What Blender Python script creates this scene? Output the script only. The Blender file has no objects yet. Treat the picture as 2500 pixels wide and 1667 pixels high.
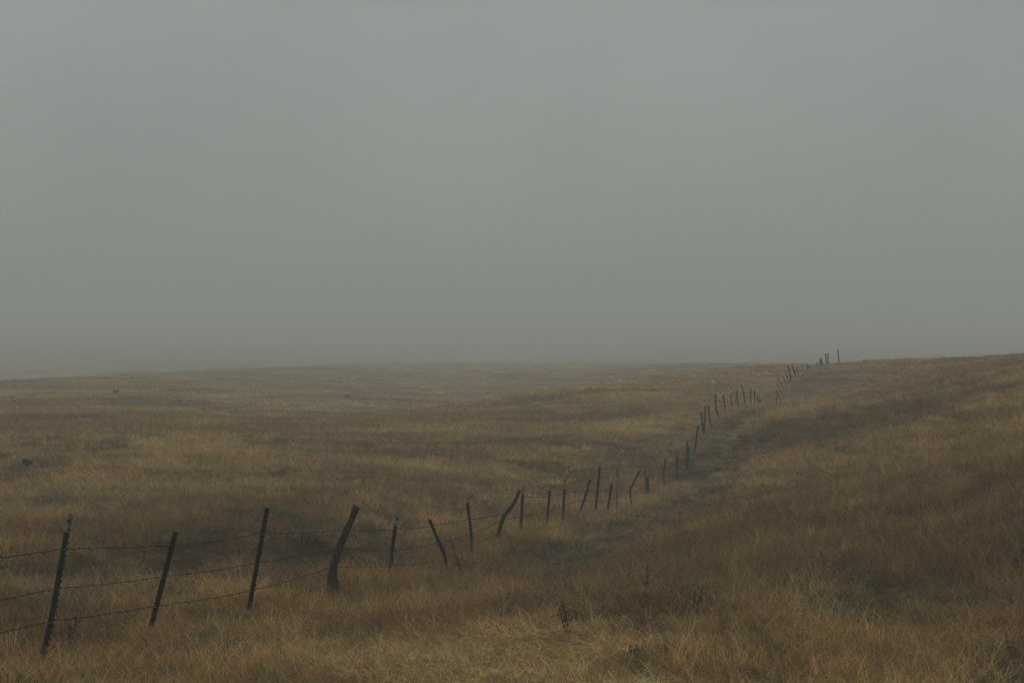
import bpy, math, random
import numpy as np
from mathutils import Vector, Matrix

rng = np.random.default_rng(7)
random.seed(7)
scene = bpy.context.scene
col = scene.collection

# ---------------------------------------------------------------- camera, sky, sun, exposure
FPX = 4167.0                     # focal length in photo pixels (60 mm on a 36 mm sensor)
CX, CY = 1250.0, 833.5
CAM_Z = 3.0
cam_d = bpy.data.cameras.new('camera')
cam_d.sensor_width = 36.0
cam_d.lens = FPX / 2500.0 * 36.0
cam_d.clip_start = 0.1
cam_d.clip_end = 5000.0
cam_d.dof.use_dof = False
cam = bpy.data.objects.new('camera', cam_d)
cam.location = (0, 0, CAM_Z)
cam.rotation_euler = (math.radians(90), 0, 0)
col.objects.link(cam)
scene.camera = cam

SUN_EL, SUN_AZ = math.radians(58), math.radians(-35)   # azimuth from +Y towards +X
world = bpy.data.worlds.new('World')
scene.world = world
world.use_nodes = True
wn, wl = world.node_tree.nodes, world.node_tree.links
wn.clear()
w_out = wn.new('ShaderNodeOutputWorld')
w_bg = wn.new('ShaderNodeBackground')
w_bg.inputs['Strength'].default_value = 0.1
w_sky = wn.new('ShaderNodeTexSky')
w_sky.sky_type = 'NISHITA'
w_sky.sun_disc = False
w_sky.sun_elevation = SUN_EL
w_sky.sun_rotation = SUN_AZ
w_sky.dust_density = 6.0
w_hs = wn.new('ShaderNodeHueSaturation')
w_hs.inputs['Saturation'].default_value = 0.12
w_hs.inputs['Value'].default_value = 0.55
# the overcast: an even grey cloud deck with faint soft mottling
w_tc = wn.new('ShaderNodeTexCoord')
w_no = wn.new('ShaderNodeTexNoise')
w_no.inputs['Scale'].default_value = 5.0
w_no.inputs['Detail'].default_value = 3.0
w_cr = wn.new('ShaderNodeValToRGB')
w_cr.color_ramp.elements[0].position = 0.3
w_cr.color_ramp.elements[0].color = (2.95, 3.22, 3.05, 1)
w_cr.color_ramp.elements[1].position = 0.7
w_cr.color_ramp.elements[1].color = (3.85, 4.18, 3.92, 1)
w_mx = wn.new('ShaderNodeMix')
w_mx.data_type = 'RGBA'
w_mx.inputs[0].default_value = 0.86
wl.new(w_tc.outputs['Generated'], w_no.inputs['Vector'])
wl.new(w_no.outputs['Fac'], w_cr.inputs['Fac'])
wl.new(w_sky.outputs['Color'], w_hs.inputs['Color'])
wl.new(w_hs.outputs['Color'], w_mx.inputs[6])
wl.new(w_cr.outputs['Color'], w_mx.inputs[7])
wl.new(w_mx.outputs[2], w_bg.inputs['Color'])
wl.new(w_bg.outputs['Background'], w_out.inputs['Surface'])

sun_d = bpy.data.lights.new('sun', 'SUN')
sun_d.energy = 0.95
sun_d.angle = math.radians(35)
sun_d.color = (1.0, 0.95, 0.88)
sun = bpy.data.objects.new('sun', sun_d)
sv = Vector((math.sin(SUN_AZ) * math.cos(SUN_EL), math.cos(SUN_AZ) * math.cos(SUN_EL), math.sin(SUN_EL)))
sun.rotation_euler = (-sv).to_track_quat('-Z', 'Y').to_euler()
sun.location = sv * 60
col.objects.link(sun)

scene.view_settings.view_transform = 'Standard'
scene.view_settings.look = 'None'
scene.view_settings.gamma = 1.0
scene.view_settings.exposure = 0.0
scene.cycles.volume_bounces = 1
scene.cycles.max_bounces = 5
scene.cycles.diffuse_bounces = 2
scene.cycles.use_denoising = True
scene.cycles.denoising_prefilter = 'NONE'
scene.cycles.use_adaptive_sampling = True
scene.cycles.adaptive_threshold = 0.003

HAZE_DENSITY = 0.0032

# ---------------------------------------------------------------- helpers
def P(px, py, Y):
    """photo pixel + depth -> world point"""
    return Vector(((px - CX) / FPX * Y, Y, CAM_Z + (CY - py) / FPX * Y))

def fence_Y(px):
    """depth of the straight fence line where its foot appears at px"""
    return 35843.0 / (2304.0 - px)

def tag(o, label=None, cat=None, group=None, kind=None):
    if label: o['label'] = label
    if cat: o['category'] = cat
    if group: o['group'] = group
    if kind: o['kind'] = kind
    return o

def link_mesh(name, verts, faces, material, loc=(0, 0, 0), parent=None, smooth=False):
    me = bpy.data.meshes.new(name)
    L = Vector(loc)
    me.from_pydata([tuple(Vector(v) - L) for v in verts], [], faces)
    if smooth:
        me.polygons.foreach_set('use_smooth', [True] * len(me.polygons))
    me.materials.append(material)
    o = bpy.data.objects.new(name, me)
    o.location = L
    col.objects.link(o)
    if parent is not None:
        o.location = L - parent.location
        o.parent = parent
    return o

def vnoise(x, y, seed=0):
    x = np.asarray(x, float); y = np.asarray(y, float)
    xi = np.floor(x); yi = np.floor(y)
    fx = x - xi; fy = y - yi
    fx = fx * fx * fx * (fx * (fx * 6 - 15) + 10); fy = fy * fy * fy * (fy * (fy * 6 - 15) + 10)
    def h(a, b):
        n = (a.astype(np.int64) * 374761393 + b.astype(np.int64) * 668265263 + seed * 1442695041) & 0x7fffffff
        n = ((n ^ (n >> 13)) * 1274126177) & 0x7fffffff
        n = (n ^ (n >> 16)) & 0xffff
        return n / 65535.0
    a, b, c, d = h(xi, yi), h(xi + 1, yi), h(xi, yi + 1), h(xi + 1, yi + 1)
    return (a * (1 - fx) + b * fx) * (1 - fy) + (c * (1 - fx) + d * fx) * fy

def fbm(x, y, seed=0, octaves=3):
    s = 0; amp = 1; tot = 0
    for k in range(octaves):
        s = s + amp * vnoise(x * 2 ** k + 17.3 * k, y * 2 ** k - 9.1 * k, seed + k)
        tot += amp; amp *= 0.55
    return s / tot

def sstep(a, b, x):
    t = np.clip((x - a) / (b - a), 0, 1)
    return t * t * (3 - 2 * t)

# ---------------------------------------------------------------- the lie of the land
# control points: (photo x, photo y, depth in metres); heights between them are a smooth spline in plan
CTRL = [
    # foreground
    (-900, 1640, 15), (0, 1655, 15), (700, 1665, 15), (1250, 1665, 15), (1900, 1667, 15), (2500, 1667, 15), (3400, 1660, 15),
    # fence line feet
    (105, 1625, 16.3), (374, 1545, 18.55), (611, 1493, 21.16), (814, 1468, 23.9), (953, 1404, 26.5), (1094, 1403, 29.6),
    (1152, 1340, 31.2), (1213, 1322, 32.8), (1270, 1306, 34.7), (1336, 1290, 37), (1413, 1263, 40.2), (1480, 1263, 43.6),
    (1540, 1230, 47), (1580, 1212, 49.5), (1627, 1200, 52.8), (1655, 1186, 55), (1676, 1155, 57.1), (1697, 1103, 59.2),
    (1719, 1060, 61.3), (1753, 1022, 65), (1788, 1002, 69.7), (1833, 989, 76), (1852, 992, 79), (1880, 1006, 84), (1896, 996, 88),
    (1912, 966, 91.4), (1926, 936, 94.8), (1944, 921, 99.5), (1973, 906, 108.3), (2018, 894, 125), (2048, 893, 140),
    # right slope
    (1500, 1450, 20.3), (2000, 1450, 20.2), (2500, 1450, 20), (1500, 1330, 31.5), (2000, 1300, 27.5), (2500, 1280, 24.5),
    (1800, 1180, 41), (2200, 1150, 36), (2500, 1130, 31.5), (1850, 1060, 55), (2200, 1040, 49), (2500, 1020, 41),
    (1950, 982, 78), (2060, 978, 76), (2200, 968, 66), (1990, 982, 86), (2080, 962, 90), (2500, 950, 51), (2020, 935, 97), (2250, 908, 86), (2500, 892, 64),
    (2112, 886, 124), (2250, 880, 108), (2380, 878, 94), (2500, 879, 84), (2800, 874, 76), (3300, 868, 72),
    (3300, 1000, 38), (3300, 1300, 22),
    # behind the right ridge
    (2300, 890, 138), (2500, 882, 112), (2900, 866, 104), (2080, 906, 170), (2500, 905, 170), (2900, 905, 165),
    # left field
    (-700, 1330, 24), (0, 1345, 24.5), (300, 1330, 26.5), (650, 1290, 29), (-700, 1220, 35), (0, 1240, 34), (300, 1225, 35), (700, 1215, 36), (1000, 1210, 39),
    (-700, 1120, 46), (0, 1130, 46), (300, 1120, 47), (700, 1120, 48.5), (1000, 1120, 50), (1300, 1110, 54), (1500, 1100, 57),
    (0, 1060, 58), (300, 1055, 59), (700, 1052, 62), (1000, 1050, 65), (1300, 1042, 68), (1550, 1025, 70),
    (0, 1010, 72), (300, 1006, 74), (1250, 1002, 79), (1400, 990, 80), (1620, 972, 83), (1760, 950, 92),
    # the brow that ends the near field and the hidden dip behind it
    (560, 1024, 74), (800, 1022, 76), (950, 1018, 77), (1100, 1009, 79),
    (560, 1022, 84), (800, 1030, 87), (950, 1029, 88), (1100, 1021, 90),
    (680, 1000, 100), (900, 997, 104), (1060, 1000, 102),
    # the draw, and the nose of the right-hand hill in front of it
    (0, 970, 104), (300, 962, 108), (520, 968, 116), (700, 968, 130), (880, 972, 132),
    (1180, 985, 96), (1320, 962, 101), (1480, 944, 106), (1640, 924, 112), (1780, 908, 118), (1890, 893, 124),
    (1200, 990, 108), (1340, 974, 115), (1490, 958, 121), (1640, 940, 128), (1780, 922, 134),
    (1020, 962, 152), (1180, 955, 160), (1330, 938, 172), (850, 944, 168), (1480, 922, 185),
    # the pale ridges beyond
    (-600, 960, 170), (0, 936, 185), (300, 916, 215), (600, 900, 285), (900, 889, 350), (1250, 886, 420), (1250, 912, 245), (1500, 889, 350), (1750, 889, 270), (1900, 889, 218),
    # falling away behind them
    (-600, 985, 225), (0, 958, 238), (400, 926, 310), (1900, 898, 275),
    # a wide hollow, then distant slopes climbing into the haze
    (-900, 955, 330), (0, 915, 350), (560, 892, 400), (900, 885, 430), (1250, 883, 470), (1550, 885, 420), (1900, 898, 390), (2500, 900, 320), (3400, 900, 320),
    (-900, 894, 440), (0, 890, 440), (560, 880, 480), (1250, 876, 580), (1900, 870, 520), (2500, 874, 530), (3400, 882, 530),
    (-900, 848, 610), (0, 844, 610), (600, 848, 650), (1250, 854, 730), (1900, 842, 700), (2500, 850, 720), (3400, 850, 720),
    (-900, 804, 1150), (0, 802, 1150), (600, 808, 1150), (1250, 812, 1150), (1900, 800, 1100), (2500, 808, 1150), (3400, 808, 1150),
    (-900, 762, 1900), (0, 760, 1900), (1250, 766, 1900), (2500, 764, 1900), (3400, 764, 1900),
]
_C = np.array([[(a - CX) / FPX * d, d, CAM_Z + (CY - b) / FPX * d] for a, b, d in CTRL])

def _warp(x, y):
    yy = np.maximum(y, 2.0)
    return np.stack([5.0 * x / (yy + 10.0), 2.2 * np.log(yy + 10.0)], -1)

def _tps_fit(pts, vals, lam):
    n = len(pts)
    d = np.linalg.norm(pts[:, None] - pts[None], axis=-1)
    K = np.where(d > 0, d * d * np.log(d + 1e-12), 0) + lam * np.eye(n)
    Pm = np.hstack([np.ones((n, 1)), pts])
    A = np.zeros((n + 3, n + 3)); A[:n, :n] = K; A[:n, n:] = Pm; A[n:, :n] = Pm.T
    return np.linalg.solve(A, np.concatenate([vals, np.zeros(3)]))

_CW = _warp(_C[:, 0], _C[:, 1])
_W = _tps_fit(_CW, _C[:, 2], 0.004)

def ground_z(x, y):
    x = np.asarray(x, float); y = np.asarray(y, float)
    shp = x.shape; x = x.ravel(); y = y.ravel()
    out = np.empty(len(x))
    for s in range(0, len(x), 20000):
        q = _warp(x[s:s + 20000], y[s:s + 20000])
        q[:, 0] = np.clip(q[:, 0], -4.5, 4.5)
        d2 = ((q[:, None] - _CW[None]) ** 2).sum(-1)
        K = 0.5 * d2 * np.log(d2 + 1e-12)
        out[s:s + 20000] = K @ _W[:-3] + _W[-3] + q @ _W[-2:]
    z = np.clip(out, -9, 39)
    # tussocks and soft undulation
    k = np.clip(y / 60.0, 0.25, 3.0)
    z = z + 0.07 * (fbm(x / 0.9, y / 0.9, 3, 2) - 0.5) + 0.16 * k * (fbm(x / 5.5, y / 4.0, 5, 2) - 0.5)
    z = z - 0.16 * band_ditch(x, y)
    return z.reshape(shp)

def _seg_dist(x, y, pts):
    best = np.full(np.shape(x), 1e9)
    for (x0, y0), (x1, y1) in zip(pts[:-1], pts[1:]):
        dx, dy = x1 - x0, y1 - y0
        t = np.clip(((x - x0) * dx + (y - y0) * dy) / (dx * dx + dy * dy), 0, 1)
        best = np.minimum(best, np.hypot(x - x0 - t * dx, y - y0 - t * dy))
    return best

DITCH = [(-11.0, 20.5), (-7.4, 22.6), (-5.6, 24.8), (-4.0, 27.0), (-2.7, 28.6)]
TRACK = [(0.6, 26.5), (1.9, 31.5), (4.0, 38.0), (5.5, 45.5), (6.6, 55.5), (9.4, 66.0), (13.0, 80.0), (16.2, 92.0), (19.5, 106.0), (23.5, 123.0)]
FENCE0, FENCE1 = (-8.6 + 0.2529 * 8, 8.0), (-8.6 + 0.2529 * 150, 150.0)

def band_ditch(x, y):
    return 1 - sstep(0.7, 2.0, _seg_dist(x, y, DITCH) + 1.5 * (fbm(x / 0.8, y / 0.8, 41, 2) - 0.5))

def band_track(x, y):
    w = 0.6 + y / 105.0
    return 1 - sstep(0.35 * w, 1.45 * w, _seg_dist(x, y, TRACK) + 1.6 * (fbm(x / 1.6, y / 1.6, 43, 3) - 0.5))

def near_fence(x, y):
    return 1 - sstep(0.25, 0.9, np.abs((x + 8.6) - 0.2529 * y) * 0.969)

def blob(x, y, cx, cy, rx, ry, seed, soft=0.35):
    d = np.hypot((x - cx) / rx, (y - cy) / ry) + 0.55 * (fbm(x / 1.7, y / 2.2, seed, 3) - 0.5)
    return 1 - sstep(1 - soft, 1 + soft, d)

TAN = np.array([0.350, 0.244, 0.125])
PALE = np.array([0.375, 0.275, 0.145])
GOLD = np.array([0.335, 0.208, 0.088])
RUSSET = np.array([0.205, 0.130, 0.068])
OLIVE = np.array([0.165, 0.130, 0.080])
SCRUB = np.array([0.125, 0.112, 0.078])
TRACKC = np.array([0.178, 0.144, 0.094])
DUSK = np.array([0.125, 0.094, 0.062])

def cover(x, y):
    """colour of the dry growth and its height factor at a place on the ground"""
    x = np.asarray(x, float); y = np.asarray(y, float)
    k = sstep(26, 62, y)
    def two(sx, sy, seed, octv):
        return fbm(x / sx, y / sy, seed, octv) * (1 - k) + fbm(x / (sx * 2.4), y / (sy * 1.9), seed + 50, octv) * k
    n1 = two(4.5, 3.2, 11, 4)
    n2 = two(2.0, 2.0, 12, 3)
    n3 = two(0.55, 0.7, 13, 2)
    n4 = two(6.0, 3.4, 14, 3)
    n5 = two(3.2, 1.5, 15, 3)
    st = fbm(x / 5.5, y / 2.2, 16, 4)            # long drifts lying across the slope
    c = np.ones(x.shape + (3,)) * TAN
    def mix(c, k, w):
        return c * (1 - w[..., None]) + k * w[..., None]
    c = mix(c, PALE, sstep(0.50, 0.70, n4) * 0.8)
    c = mix(c, GOLD, sstep(0.55, 0.75, n2) * 0.55)
    c = mix(c, RUSSET, sstep(0.50, 0.66, n1) * 0.85)
    c = mix(c, OLIVE, sstep(0.57, 0.70, n5) * 0.55)
    c = mix(c, OLIVE * 0.9, sstep(0.55, 0.70, st) * k * 0.4)
    c = mix(c, PALE * 1.05, sstep(0.48, 0.36, st) * k * 0.6)
    h = 0.35 + 1.3 * n3 * (0.5 + n2)
    # grey-green matted weeds in small scraps
    w = sstep(0.56, 0.70, fbm(x / 0.75, y / 0.85, 61, 2)) * (1 - 0.6 * k); c = mix(c, SCRUB, w * 0.7); h = h * (1 - 0.25 * w)
    # russet growth on the right-hand slope
    w = blob(x, y, 6.3, 25.5, 6.2, 8.2, 21); c = mix(c, RUSSET * 0.86, w * (0.35 + 0.6 * n2)); h = h * (1 + 0.15 * w)
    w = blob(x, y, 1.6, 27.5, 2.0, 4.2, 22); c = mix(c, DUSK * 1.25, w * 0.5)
    # bleached short grass in front
    w = np.maximum(blob(x, y, -0.3, 16.9, 1.9, 1.9, 23), blob(x, y, 1.2, 13.9, 4.0, 1.3, 24)); c = mix(c, PALE * 1.12, w * 0.9); h = h * (1 - 0.42 * w)
    # golden uncut strip along the fence
    w = near_fence(x, y) * (y < 60); c = mix(c, GOLD * (0.8 + 0.4 * n3[..., None]), w * 0.5); h = h * (1 + w * (0.40 * sstep(20, 25, y) - 0.05))
    # russet edge in front of the draw
    w = blob(x, y, -6.5, 72.0, 9.5, 6.5, 25); c = mix(c, RUSSET * 1.12, w * 0.55)
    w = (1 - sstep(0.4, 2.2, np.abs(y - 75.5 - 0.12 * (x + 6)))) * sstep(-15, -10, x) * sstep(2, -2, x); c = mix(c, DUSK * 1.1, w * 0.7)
    w = blob(x, y, 6.5, 101.0, 9.0, 8.0, 27); c = mix(c, PALE, w * 0.55)
    w = blob(x, y, 23.0, 82.0, 13.0, 24.0, 28); c = mix(c, RUSSET * 1.15, w * 0.45)
    w = blob(x, y, -16.0, 64.0, 9.0, 5.0, 26); c = mix(c, RUSSET * 1.12, w * 0.5)
    # the worn strip beside the fence and the dark hollow behind it
    w = band_track(x, y); c = mix(c, TRACKC * (0.5 + 1.0 * n3[..., None]), w * np.clip(0.25 + 0.9 * n5, 0, 0.9)); h = h * (1 - 0.5 * w)
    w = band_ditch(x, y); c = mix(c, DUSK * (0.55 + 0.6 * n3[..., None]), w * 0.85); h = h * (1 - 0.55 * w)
    c = c * (0.62 + 0.80 * n3[..., None]) * np.array([1.19, 1.15, 1.03])
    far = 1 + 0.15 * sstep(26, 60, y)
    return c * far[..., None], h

# ---------------------------------------------------------------- materials
def nodes_of(name):
    m = bpy.data.materials.new(name); m.use_nodes = True
    nt = m.node_tree; nt.nodes.clear()
    return m, nt.nodes, nt.links

def rough_mat(name, c0, c1, scale=14.0, rough=0.85, stretch=(1, 1, 1), c2=None, bump=0.3, spots=(0.52, 0.68), metallic=0.0):
    m, n, l = nodes_of(name)
    out = n.new('ShaderNodeOutputMaterial'); b = n.new('ShaderNodeBsdfPrincipled')
    tc = n.new('ShaderNodeTexCoord'); mp = n.new('ShaderNodeMapping'); mp.inputs['Scale'].default_value = stretch
    no = n.new('ShaderNodeTexNoise'); no.inputs['Scale'].default_value = scale; no.inputs['Detail'].default_value = 6
    cr = n.new('ShaderNodeValToRGB')
    cr.color_ramp.elements[0].position = 0.35; cr.color_ramp.elements[0].color = (*c0, 1)
    cr.color_ramp.elements[1].position = 0.68; cr.color_ramp.elements[1].color = (*c1, 1)
    l.new(tc.outputs['Object'], mp.inputs['Vector']); l.new(mp.outputs['Vector'], no.inputs['Vector'])
    l.new(no.outputs['Fac'], cr.inputs['Fac'])
    base = cr.outputs['Color']
    if c2 is not None:
        n2 = n.new('ShaderNodeTexNoise'); n2.inputs['Scale'].default_value = scale * 0.45; n2.inputs['Detail'].default_value = 8
        l.new(tc.outputs['Object'], n2.inputs['Vector'])
        mr = n.new('ShaderNodeMapRange'); mr.inputs['From Min'].default_value = spots[0]; mr.inputs['From Max'].default_value = spots[1]
        l.new(n2.outputs['Fac'], mr.inputs['Value'])
        mx = n.new('ShaderNodeMix'); mx.data_type = 'RGBA'; mx.inputs[7].default_value = (*c2, 1)
        l.new(mr.outputs['Result'], mx.inputs[0]); l.new(base, mx.inputs[6]); base = mx.outputs[2]
    bp = n.new('ShaderNodeBump'); bp.inputs['Strength'].default_value = bump; bp.inputs['Distance'].default_value = 0.01
    l.new(no.outputs['Fac'], bp.inputs['Height']); l.new(bp.outputs['Normal'], b.inputs['Normal'])
    l.new(base, b.inputs['Base Color'])
    b.inputs['Roughness'].default_value = rough; b.inputs['Metallic'].default_value = metallic
    b.inputs['Specular IOR Level'].default_value = 0.10
    l.new(b.outputs['BSDF'], out.inputs['Surface'])
    return m

M_STEEL = rough_mat('rusty_dark_steel', (0.011, 0.009, 0.006), (0.022, 0.016, 0.010), 20, 0.7, (1, 1, .35), (0.040, 0.022, 0.010))
M_GREEN = rough_mat('worn_green_paint', (0.014, 0.032, 0.022), (0.024, 0.054, 0.038), 16, 0.6, (1, 1, .4), (0.026, 0.017, 0.010), spots=(0.46, 0.62))
M_BLUEGREY = rough_mat('bluish_grey_steel', (0.050, 0.060, 0.062), (0.085, 0.098, 0.100), 16, 0.6, (1, 1, .3), (0.06, 0.045, 0.03))
M_WHITE = rough_mat('weathered_white_paint', (0.20, 0.25, 0.25), (0.30, 0.36, 0.36), 30, 0.6, (1, 1, .3), (0.07, 0.04, 0.025), spots=(0.44, 0.58))
M_ORANGE = rough_mat('faded_orange_paint', (0.42, 0.18, 0.014), (0.55, 0.25, 0.020), 22, 0.65, (1, 1, .4), (0.25, 0.11, 0.022), spots=(0.58, 0.72))
M_RUST = rough_mat('rust_red_paint', (0.15, 0.075, 0.035), (0.20, 0.10, 0.05), 22, 0.7)
M_PALEPOLE = rough_mat('pale_grey_pole', (0.19, 0.215, 0.21), (0.27, 0.30, 0.29), 18, 0.6, (1, 1, .25), (0.12, 0.10, 0.08))
M_WOOD = rough_mat('weathered_wood', (0.026, 0.019, 0.011), (0.085, 0.064, 0.040), 11, 0.95, (6, 6, .6), (0.026, 0.028, 0.020), bump=0.6)
M_WOODG = rough_mat('grey_green_wood', (0.028, 0.029, 0.022), (0.062, 0.064, 0.050), 9, 0.95, (6, 6, .6), (0.026, 0.022, 0.014), bump=0.6)
M_WIRE = rough_mat('rusty_wire', (0.020, 0.015, 0.011), (0.045, 0.030, 0.020), 40, 0.7)
M_CLIP = rough_mat('galvanised_clip', (0.16, 0.17, 0.17), (0.24, 0.25, 0.25), 40, 0.5)
M_WEED = rough_mat('dead_brown_weed', (0.070, 0.049, 0.030), (0.145, 0.100, 0.062), 30, 0.9)
M_WEEDG = rough_mat('dark_green_weed', (0.080, 0.070, 0.045), (0.145, 0.122, 0.078), 30, 0.9)
M_TWIG = rough_mat('dry_twig', (0.065, 0.045, 0.028), (0.10, 0.072, 0.045), 30, 0.9)
M_LEAF = rough_mat('dusty_dark_leaf', (0.110, 0.095, 0.062), (0.190, 0.160, 0.105), 2.0, 0.9)
M_BARK = rough_mat('dark_bark', (0.045, 0.038, 0.030), (0.085, 0.070, 0.055), 8, 0.95)
M_CLOD = rough_mat('dark_earth', (0.050, 0.038, 0.026), (0.100, 0.075, 0.050), 6, 0.95, bump=0.6)

def ground_material():
    m, n, l = nodes_of('dry_grass_thatch')
    out = n.new('ShaderNodeOutputMaterial'); b = n.new('ShaderNodeBsdfPrincipled')
    at = n.new('ShaderNodeAttribute'); at.attribute_name = 'cover'
    tc = n.new('ShaderNodeTexCoord')
    mp = n.new('ShaderNodeMapping'); mp.inputs['Scale'].default_value = (1.0, 0.45, 1.0)
    n1 = n.new('ShaderNodeTexNoise'); n1.inputs['Scale'].default_value = 9.0; n1.inputs['Detail'].default_value = 9; n1.inputs['Roughness'].default_value = 0.7
    n2 = n.new('ShaderNodeTexNoise'); n2.inputs['Scale'].default_value = 0.9; n2.inputs['Detail'].default_value = 6
    l.new(tc.outputs['Object'], n1.inputs['Vector'])
    l.new(tc.outputs['Object'], mp.inputs['Vector']); l.new(mp.outputs['Vector'], n2.inputs['Vector'])
    r1 = n.new('ShaderNodeValToRGB')
    r1.color_ramp.elements[0].position = 0.33; r1.color_ramp.elements[0].color = (0.45, 0.43, 0.40, 1)
    r1.color_ramp.elements[1].position = 0.66; r1.color_ramp.elements[1].color = (1.0, 1.0, 1.0, 1)
    r2 = n.new('ShaderNodeValToRGB')
    r2.color_ramp.elements[0].position = 0.30; r2.color_ramp.elements[0].color = (0.72, 0.72, 0.72, 1)
    r2.color_ramp.elements[1].position = 0.70; r2.color_ramp.elements[1].color = (1.12, 1.10, 1.06, 1)
    l.new(n1.outputs['Fac'], r1.inputs['Fac']); l.new(n2.outputs['Fac'], r2.inputs['Fac'])
    m1 = n.new('ShaderNodeMix'); m1.data_type = 'RGBA'; m1.blend_type = 'MULTIPLY'; m1.inputs[0].default_value = 1
    m2 = n.new('ShaderNodeMix'); m2.data_type = 'RGBA'; m2.blend_type = 'MULTIPLY'; m2.inputs[0].default_value = 1
    l.new(at.outputs['Color'], m1.inputs[6]); l.new(r1.outputs['Color'], m1.inputs[7])
    l.new(m1.outputs[2], m2.inputs[6]); l.new(r2.outputs['Color'], m2.inputs[7])
    l.new(m2.outputs[2], b.inputs['Base Color'])
    bp = n.new('ShaderNodeBump'); bp.inputs['Strength'].default_value = 0.8; bp.inputs['Distance'].default_value = 0.08
    l.new(n1.outputs['Fac'], bp.inputs['Height']); l.new(bp.outputs['Normal'], b.inputs['Normal'])
    b.inputs['Roughness'].default_value = 1.0; b.inputs['Specular IOR Level'].default_value = 0.0
    l.new(b.outputs['BSDF'], out.inputs['Surface'])
    return m

def grass_material():
    m, n, l = nodes_of('dry_grass_blades')
    out = n.new('ShaderNodeOutputMaterial')
    a1 = n.new('ShaderNodeAttribute'); a1.attribute_type = 'INSTANCER'; a1.attribute_name = 'tint'
    a2 = n.new('ShaderNodeAttribute'); a2.attribute_type = 'GEOMETRY'; a2.attribute_name = 'blade'
    mx = n.new('ShaderNodeMix'); mx.data_type = 'RGBA'; mx.blend_type = 'MULTIPLY'; mx.inputs[0].default_value = 1
    l.new(a1.outputs['Color'], mx.inputs[6]); l.new(a2.outputs['Color'], mx.inputs[7])
    d = n.new('ShaderNodeBsdfDiffuse'); t = n.new('ShaderNodeBsdfTranslucent')
    l.new(mx.outputs[2], d.inputs['Color']); l.new(mx.outputs[2], t.inputs['Color'])
    ms = n.new('ShaderNodeMixShader'); ms.inputs[0].default_value = 0.28
    l.new(d.outputs['BSDF'], ms.inputs[1]); l.new(t.outputs['BSDF'], ms.inputs[2])
    l.new(ms.outputs['Shader'], out.inputs['Surface'])
    return m

M_GROUND = ground_material()
M_GRASS = grass_material()

# ---------------------------------------------------------------- ground
def build_ground():
    ys = np.concatenate([np.linspace(-80, 8, 18), np.geomspace(9, 60, 210), np.geomspace(60.4, 260, 230)[0:], np.geomspace(264, 1950, 80)])
    s = np.linspace(-1, 1, 331); s = np.sign(s) * (0.45 * np.abs(s) + 0.55 * np.abs(s) ** 3)
    Y, S = np.meshgrid(ys, s, indexing='ij')
    X = S * (26 + 0.95 * np.maximum(Y, 0))
    Z = ground_z(X, Y)
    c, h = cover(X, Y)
    ny, nx = X.shape
    V = np.stack([X, Y, Z], -1).reshape(-1, 3)
    idx = np.arange(ny * nx).reshape(ny, nx)
    F = np.stack([idx[:-1, :-1], idx[:-1, 1:], idx[1:, 1:], idx[1:, :-1]], -1).reshape(-1, 4)
    me = bpy.data.meshes.new('ground')
    me.vertices.add(len(V)); me.vertices.foreach_set('co', V.ravel())
    me.loops.add(F.size); me.loops.foreach_set('vertex_index', F.ravel().astype(np.int32))
    me.polygons.add(len(F)); me.polygons.foreach_set('loop_start', np.arange(0, F.size, 4, dtype=np.int32))
    me.update(); me.validate()
    me.polygons.foreach_set('use_smooth', np.ones(len(F), bool))
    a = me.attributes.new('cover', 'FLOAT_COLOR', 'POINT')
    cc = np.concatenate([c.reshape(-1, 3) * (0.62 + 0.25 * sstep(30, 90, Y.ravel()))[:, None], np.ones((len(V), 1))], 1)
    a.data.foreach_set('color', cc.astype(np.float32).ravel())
    me.materials.append(M_GROUND)
    o = bpy.data.objects.new('ground', me); col.objects.link(o)
    tag(o, 'rolling dry grassland rising to ridges in the fog', kind='structure')
    return o
build_ground()

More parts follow.
